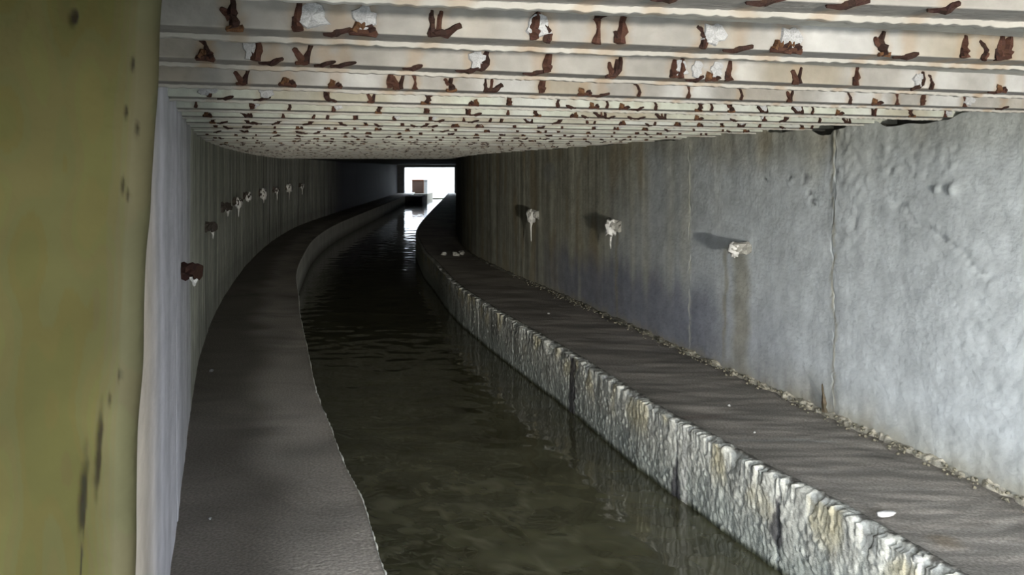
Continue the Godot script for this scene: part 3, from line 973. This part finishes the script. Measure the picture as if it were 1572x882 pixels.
# ---------------------------------------------------------------- pipe stubs in the walls
func stub(d: float, side: int, y: float, long: float, r: float, crust: float, drip: float, seed_: int, body: Color, label: String, group: String) -> void:
	var t: Array = LW if side < 0 else RW
	var o := thing("pipe_stub", at(curve(t, d), y, d), label, "pipe", group)
	o.rotation.y = atan(slope(t, d)) if side < 0 else PI + atan(slope(t, d))   # local +x points out of the wall
	var rng := RandomNumberGenerator.new()
	rng.seed = seed_
	var st := SurfaceTool.new()
	st.begin(Mesh.PRIMITIVE_TRIANGLES)
	st.set_smooth_group(-1)
	stroke(st, [Vector3(-0.012, 0, 0), Vector3(long * 0.6, 0, 0), Vector3(long, -0.004, 0)], [r, r, r * 0.95], rng, body, 10)
	st.generate_normals()
	part("pipe", st.commit(), M.rust if body.r > 1.25 * body.b else M.kerb, o)
	if crust > 0.0:
		var l := part("lime_crust", lump(Vector3(long * 0.40, r * 1.35, r * 1.1) * crust, seed_, 0.55, Color(0.82, 0.81, 0.77), 9, 12), M.lime, o)
		l.position = Vector3(long * 0.78, -r * 0.25, 0)
	if drip > 0.0:
		st = SurfaceTool.new()
		st.begin(Mesh.PRIMITIVE_TRIANGLES)
		st.set_smooth_group(-1)
		stroke(st, [Vector3(long * 0.75, -r * 0.7, 0), Vector3(long * 0.78, -r - drip * 0.35, 0), Vector3(long * 0.77, -r - drip, 0)], [r * 0.5, 0.010, 0.0035], rng, Color(0.72, 0.71, 0.66), 7)
		st.generate_normals()
		part("lime_drip", st.commit(), M.lime, o)


func build_stubs() -> void:
	var gr := "pipe stubs along the right wall"
	var gl := "pipe stubs along the left wall"
	var pale := Color(0.40, 0.39, 0.35)
	var rusty := Color(0.060, 0.032, 0.026)
	var dark := Color(0.10, 0.085, 0.07)
	stub(5.03, 1, 0.815, 0.115, 0.034, 0.8, 0.03, 1, pale, "short pale pipe stub on the right wall nearest the camera, above a brown stain", gr)
	stub(6.95, 1, 0.815, 0.105, 0.048, 1.0, 0.14, 2, pale, "white crusted stub in the middle of the three on the right wall, thick drip below", gr)
	stub(9.1, 1, 0.795, 0.11, 0.050, 1.0, 0.24, 3, pale, "farthest crusted stub on the right wall with a long thin lime drip", gr)
	stub(3.3, -1, 0.89, 0.085, 0.029, 0.0, 0.03, 4, rusty, "rusty brown pipe stub nearest the camera on the pale part of the left wall", gl)
	stub(6.3, -1, 0.86, 0.09, 0.035, 0.0, 0.06, 5, dark, "dark bent stub on the left wall, the second counted from the pillar", gl)
	stub(8.0, -1, 0.93, 0.10, 0.04, 0.5, 0.05, 6, dark, "dark stub with a dull grey run, third from the pillar on the left wall", gl)
	stub(9.3, -1, 0.93, 0.10, 0.045, 0.9, 0.12, 7, dark, "whitish stub with a broad lime run, fourth from the pillar on the left wall", gl)
	stub(10.7, -1, 0.95, 0.10, 0.045, 0.8, 0.03, 8, dark, "small light stub with no run under it, fifth from the pillar on the left wall", gl)
	stub(12.8, -1, 0.93, 0.11, 0.055, 0.95, 0.10, 9, dark, "brightest white lump of the row on the left wall, sixth from the pillar", gl)
	stub(14.9, -1, 0.93, 0.11, 0.05, 0.7, 0.14, 10, dark, "thin grey stub seventh from the pillar on the left wall, before the streaked part", gl)
	stub(16.9, -1, 0.93, 0.11, 0.055, 1.1, 0.20, 11, dark, "white stub under tall white streaks, eighth from the pillar on the left wall", gl)
	stub(18.9, -1, 0.93, 0.11, 0.05, 0.8, 0.16, 12, dark, "last small stub visible on the left wall before it goes dark", gl)


# ---------------------------------------------------------------- small things
func build_small_things() -> void:
	var chip := part("stone_chip", lump(Vector3(0.036, 0.011, 0.012), 3, 0.25, Color(0.6, 0.6, 0.59)), M.lime, self)
	chip.position = at(1.40, 0.012, 3.05)
	chip.rotation.y = 0.1
	tag(chip, "long white chip lying on the right walkway near the kerb edge", "stone")
	var rng := RandomNumberGenerator.new()
	rng.seed = 9
	var st := SurfaceTool.new()
	st.begin(Mesh.PRIMITIVE_TRIANGLES)
	st.set_smooth_group(-1)
	stroke(st, [Vector3(0.016, 0, 0.0), Vector3(0.006, 0.07, 0), Vector3(0.0, 0.145, 0.0)], [0.012, 0.011, 0.003], rng, Color(0.11, 0.09, 0.06), 5)
	st.generate_normals()
	var sp := part("wood_splinter", st.commit(), M.wood, self)
	sp.position = at(curve(RW, 4.32) - 0.026, 0.015, 4.32)
	tag(sp, "splinter of wood standing against the foot of the right wall", "wood")
	var rub := thing("rubble", at(curve(RW, 12.4) - 0.30, 0.0, 12.4), "small heap of pale rubble at the foot of the right wall by the bend", "rubble")
	for i in 6:
		var o := part("rubble_piece", lump(Vector3(0.05, 0.03, 0.05) * rng.randf_range(0.5, 1.2), 20 + i, 0.5, Color(0.45, 0.44, 0.40), 5, 7), M.kerb, rub)
		o.position = Vector3(rng.randf_range(-0.16, 0.12), 0.02, rng.randf_range(-0.2, 0.2))
	var spots := [
		[1409, 862, 0.016, 0.5, "upright white crumb on the right kerb edge at the bottom of the photo"],
		[1119, 623, 0.007, 0.4, "small pale pebble on the right walkway, out from the wood splinter"],
		[842, 482, 0.010, 0.3, "pebble farthest back on the right walkway, in its dark stretch"],
		[1158, 664, 0.005, 0.4, "tiny white pebble on the pale line across the right walkway"],
		[322, 797, 0.006, 0.2, "grey pebble on the left walkway near the bottom of the photo"],
		[325, 570, 0.012, 0.12, "dark pebble on the left walkway close to the foot of the wall"],
	]
	for s in spots:
		var d: float = FOC * EYE / (s[1] - HY)
		var p := part("pebble", lump(Vector3(1.2, 0.8, 1.0) * s[2], int(s[0]), 0.4, Color(s[3], s[3], s[3] * 0.95), 6, 8), M.kerb, self)
		p.position = at((s[0] - CX) * d / FOC, s[2] * 0.7, d)
		tag(p, s[4], "pebble", "pebbles on the walkways")
